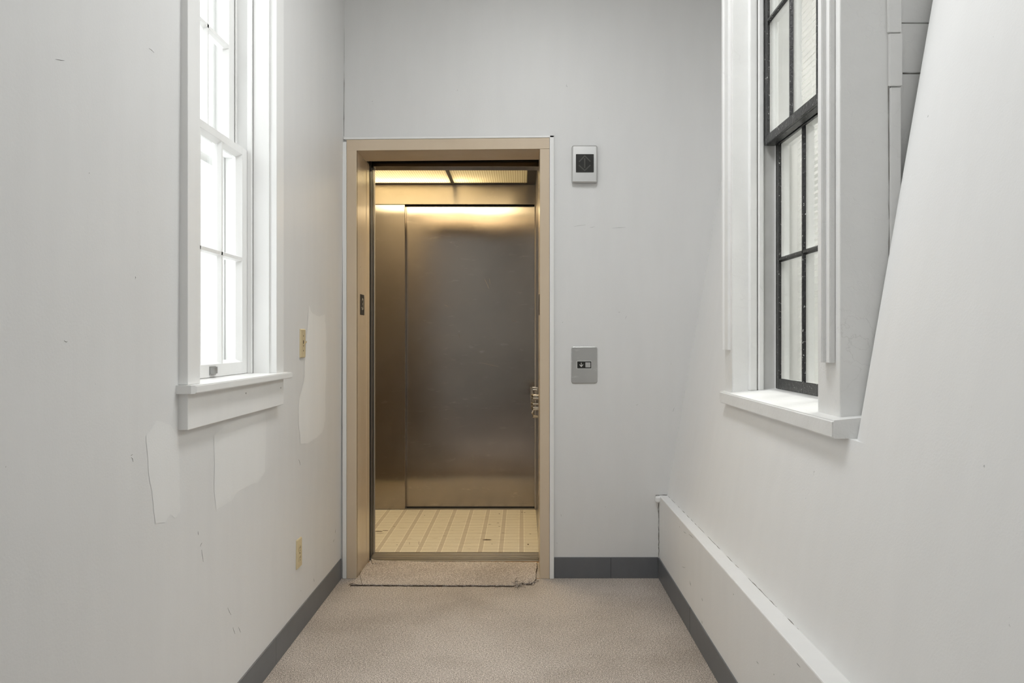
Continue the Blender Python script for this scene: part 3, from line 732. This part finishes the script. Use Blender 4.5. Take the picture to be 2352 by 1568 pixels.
# far casing and jamb returns
b = B()
prism(b, [(0.812, 3.180, 0.985), (0.812, 3.292, 0.985), (1.30, 3.292, 0.985), (1.30, 3.262, 0.985), (1.042, 3.262, 0.985), (1.042, 3.180, 0.985)], (0, 0, 2.0))
bmesh.ops.bevel(b, geom=[e for e in b.edges if all(v.co.x < 0.82 for v in e.verts) and e.calc_length() > 1], offset=0.0025, segments=2, affect='EDGES')
link('casing', b, M_old, w2)
b = B()
prism(b, [(0.813, 3.292, 1.149), (0.797, 3.288, 1.149), (0.797, 3.268, 1.149), (0.802, 3.262, 1.149), (0.802, 3.205, 1.149), (0.813, 3.203, 1.149)], (0, 0, 1.83))
bmesh.ops.bevel(b, geom=[e for e in b.edges if e.calc_length() > 1], offset=0.0015, segments=2, affect='EDGES')
link('moulding', b, M_old, w2)
def far_beads():
    b = B(); b2 = B()
    box(b, 0.874, 0.905, 3.162, 3.185, 0.992, ZT, 0.006, 3)        # bright rounded bead
    box(b, 0.908, 0.930, 3.158, 3.185, 0.994, ZT, 0.005, 3)
    box(b, 0.9745, 0.9790, 3.140, 3.185, 1.0, ZT, 0.001, 1)
    link('stop_bead', b, M_old, w2)
    b = B(); box(b, 0.930, 1.04, 3.170, 3.185, 0.99, ZT); box(b, 1.0405, 1.30, 3.255, 3.2625, 0.99, ZT); link('inner_jamb', b, simple('shaded_jamb_paint', (0.56, 0.56, 0.545), 0.5), w2)  # jamb's shade put into a darker paint so the blind stands out
    box(b2, 0.9052, 0.9078, 3.172, 3.182, 0.992, ZT); link('joint_line', b2, M_crack, w2)
far_beads()
b = B()  # near inner side, head, inside stool
box(b, 0.86, 1.30, 2.18, 2.302, 0.985, 2.98)
box(b, 0.828, 1.30, 2.14, 3.292, ZT, 2.98)
box(b, 1.02, 1.33, 2.17, 3.28, 0.93, 0.995, 0.003, 2)
link('inner_lining', b, M_white, w2)
def bsash(nm, xf, z0, z1, rb, rt, zm, th=0.042):
    sy0, sy1 = 2.325, 3.158; st = 0.038; xg = xf + 0.011; xb = xf + th
    gy0, gy1, gz0, gz1 = sy0 + st, sy1 - st, z0 + rb, z1 - rt
    def frame(g, a, c, ins, bev):
        box(g, a, c, sy0, gy0 - ins, z0, z1, bev, 1); box(g, a, c, gy1 + ins, sy1, z0, z1, bev, 1)
        box(g, a, c, gy0 - ins, gy1 + ins, z0, gz0 - ins, bev, 1); box(g, a, c, gy0 - ins, gy1 + ins, gz1 + ins, z1, bev, 1)
    g = B(); frame(g, xf, xg, 0, 0.0015); box(g, xg, xb, sy0, sy1, z0, z0 + .003); box(g, xg, xb - .004, sy0, sy1, z0 - .0006, z0 + .0006); box(g, xg, xb, sy1 - .004, sy1 + .0004, z0, z1)
    o = link(nm, g, M_black, w2)
    g = B(); frame(g, xg, xb, 0.004, 0)
    for my in (2.600, 2.862): box(g, xg + .002, xb, my - .006, my + .006, gz0, gz1)
    box(g, xg + .002, xb, gy0, gy1, zm - .006, zm + .006)
    link('inner_face', g, M_old, o)['label'] = 'white room side of the sash'
    g = B()
    for my in (2.600, 2.862):
        prism(g, [(xf + .001, my - .004, gz0), (xf + .001, my + .004, gz0), (xg, my + .010, gz0), (xg, my - .010, gz0)], (0, 0, gz1 - gz0))
    prism(g, [(xf + .001, gy0, zm - .004), (xf + .001, gy0, zm + .004), (xg, gy0, zm + .010), (xg, gy0, zm - .010)], (0, gy1 - gy0, 0))
    link('muntin', g, M_black, o)
    g = B(); box(g, xg - 0.001, xg + 0.0015, gy0 - .003, gy1 + .003, gz0 - .003, gz1 + .003); link('glass', g, M_glass, o)
    return o
bsash('upper_sash', 0.930, 1.935, ZT, 0.033, 0.045, 2.402)
bsash('lower_sash', 0.9735, 1.002, 1.966, 0.040, 0.034, 1.494)
b = B(); box(b, 0.9405, 0.9735, 2.325, 3.158, 1.9352, 1.967, 0.001, 1); link('meeting_rail', b, M_black, w2)
# blind inside the right window
bl = tag(empty('venetian_blind', (1.10, 2.72, 2.88)), 'white venetian blind hanging behind the black-framed right window', 'blind')
b = B()
z = 1.02; ca, sa = math.cos(R(50)), math.sin(R(50))
while z < 2.84:
    wv = 0.017
    prism(b, [(1.10 - wv * ca, 2.20, z - wv * sa), (1.10, 2.20, z + 0.0008), (1.10 + wv * ca, 2.20, z + wv * sa), (1.10 + wv * ca, 2.20, z + wv * sa - .0006), (1.10, 2.20, z), (1.10 - wv * ca, 2.20, z - wv * sa - .0006)], (0, 1.045, 0))
    z += 0.0245
link('slats', b, M_blind, bl)
b = B(); box(b, 1.082, 1.118, 2.20, 3.246, 2.85, 2.89, 0.002, 1); link('head_rail', b, M_blind, bl)
b = B(); box(b, 1.088, 1.112, 2.20, 3.245, 0.998, 1.008, 0.002, 1); link('bottom_rail', b, M_blind, bl)
b = B()
for yy in (2.36, 2.72, 3.08):
    for dx in (-0.013, 0.013): tube(b, [(1.10 + dx, yy, 1.005), (1.10 + dx, yy, 2.86)], 0.0008, 5)
link('ladder_cord', b, M_blind, bl)

# ------------------------------------------------------------------ small wall fittings
# hall lantern
hl = tag(empty('hall_lantern', (0.309, YB, 2.06)), 'brushed metal lift indicator with dark window of up and down arrows, above the call plate', 'indicator')
cx, cz = (1342 - 1200) / 460, H + (780 - 379.3) / 460
b = B(); plate_y(b, cx, cz, 0.1265, 0.186, 0.010, YB, 0.030, 0.006); link('housing', b, M_plate, hl)
b = B(); plate_y(b, cx + 0.0005, cz + 0.003, 0.0915, 0.0935, 0.003, YB - 0.0298, 0.0012, 0.0005); link('window_rim', b, M_plate, hl)
b = B(); plate_y(b, cx + 0.0005, cz + 0.003, 0.0885, 0.0905, 0.003, YB - 0.0309, 0.0010, 0.0004); wd = link('dark_window', b, M_lens_dark, hl)
b = B(); yy = YB - 0.0319
cv = lambda u, v, h: (cx + u, yy - h, cz + 0.003 + v)
strokes(b, [[(-0.0265, 0.009), (0, 0.037), (0.0265, 0.010)], [(0, 0.023), (0, -0.021)], [(-0.0275, -0.011), (0, -0.036), (0.0265, -0.0105)]], 0.0055, cv)
link('arrow', b, M_lens_arrow, wd)
# call station
cs = tag(empty('call_button_plate', (0.309, YB, 1.063)), 'brushed metal call plate with small white down arrow and square button', 'call button')
cz2 = H - (838 - 780) / 460
b = B(); plate_y(b, cx, cz2, 0.130, 0.183, 0.012, YB, 0.0065, 0.003); link('plate', b, M_plate, cs)
b = B(); plate_y(b, cx - 0.0005, cz2 + 0.001, 0.0735, 0.0385, 0.001, YB - 0.0063, 0.0008, 0.0002); link('button_rim', b, M_arrow_w, cs)
b = B(); plate_y(b, cx - 0.0005, cz2 + 0.001, 0.0700, 0.0350, 0.001, YB - 0.0070, 0.0008, 0.0002); pn = link('black_panel', b, M_lens_dark, cs)
b = B(); plate_y(b, cx + 0.0175, cz2 + 0.001, 0.0250, 0.0250, 0.001, YB - 0.0077, 0.0018, 0.0005); link('button', b, M_button, pn)
b = B(); yy = YB - 0.0078
cv = lambda u, v, h: (cx - 0.0155 + u, yy - h, cz2 + 0.001 + v)
strokes(b, [[(0, 0.0100), (0, -0.0085)], [(-0.0080, 0.0010), (0, -0.0090), (0.0080, 0.0010)]], 0.0026, cv)
link('down_arrow', b, M_arrow_w, pn)

def wall_plate(name, yc, zc, label, cat, toggle):
    xw = XL(zc)
    o = tag(empty(name, (xw, yc, zc)), label, cat)
    b = B()
    pts = rrect(yc, zc, 0.072, 0.117, 0.003, 3); rings = []
    for ins, dx in ((0, -0.001), (0, 0.003), (0.003, 0.006)):
        rings.append([b.verts.new((xw + dx, y, z)) for y, z in rrect(yc, zc, 0.072 - 2 * ins, 0.117 - 2 * ins, 0.003, 3)])
    n = len(rings[0])
    for a, c in zip(rings, rings[1:]):
        for k in range(n): b.faces.new((a[k], a[(k + 1) % n], c[(k + 1) % n], c[k]))
    b.faces.new(rings[-1]); b.faces.new(rings[0][::-1])
    link('cover_plate', b, M_ivory, o); xf = xw + 0.006
    if toggle:
        b = B(); box(b, xf - .001, xf + .0004, yc - .005, yc + .005, zc - .012, zc + .012); link('toggle_slot', b, M_hole, o)
        b = B(); prism(b, [(xf, yc - .004, zc - .003), (xf + .013, yc - .003, zc + .010), (xf + .013, yc - .003, zc + .004), (xf, yc - .004, zc - .010)][::1], (0, 0.008, 0)); link('toggle', b, M_ivory, o)
        for dz in (.030, -.030): b = B(); tube(b, [(xf - .001, yc, zc + dz), (xf + .0006, yc, zc + dz)], .003, 8); link('screw', b, M_hole, o)
    else:
        for dz in (.0195, -.0195):
            b = B()
            prism(b, [(xf, yc + u, zc + dz + v) for u, v in rrect(0, 0, 0.034, 0.028, 0.010, 4)], (0.0015, 0, 0)); rc = link('receptacle', b, M_ivory, o)
            b = B()
            for dy in (-.0064, .0064): box(b, xf + .001, xf + .0019, yc + dy - .0012, yc + dy + .0012, zc + dz - .001, zc + dz + .0075)
            tube(b, [(xf + .001, yc, zc + dz - .008), (xf + .0019, yc, zc + dz - .008)], .0026, 8)
            link('slot', b, M_hole, rc)
        b = B(); tube(b, [(xf, yc, zc), (xf + .0008, yc, zc)], .003, 8); link('screw', b, M_hole, o)
    return o
wall_plate('light_switch', 3.347, 1.1745, 'ivory toggle light switch on the left wall beside the primer patch', 'light switch', True)
wall_plate('wall_outlet', 3.312, 0.329, 'ivory duplex electrical outlet low on the left wall above baseboard', 'outlet', False)

# fixtures added round the fill lights (over and behind the camera, out of frame)
for lx, ly, lw_ in FILL_LIGHTS:
    t = tag(empty('fill_fixture', (lx, ly, CEIL)), 'added white rectangular fill light over the corridor, out of view', 'ceiling light', 'added corridor fill lights')
    b = B(); box(b, lx - .30, lx + .30, ly - .60, ly + .60, CEIL - .07, CEIL, 0.004, 2); link('housing', b, M_white, t)
    b = B(); box(b, lx - .26, lx + .26, ly - .56, ly + .56, CEIL - .078, CEIL - .07); link('diffuser', b, M_diff, t)
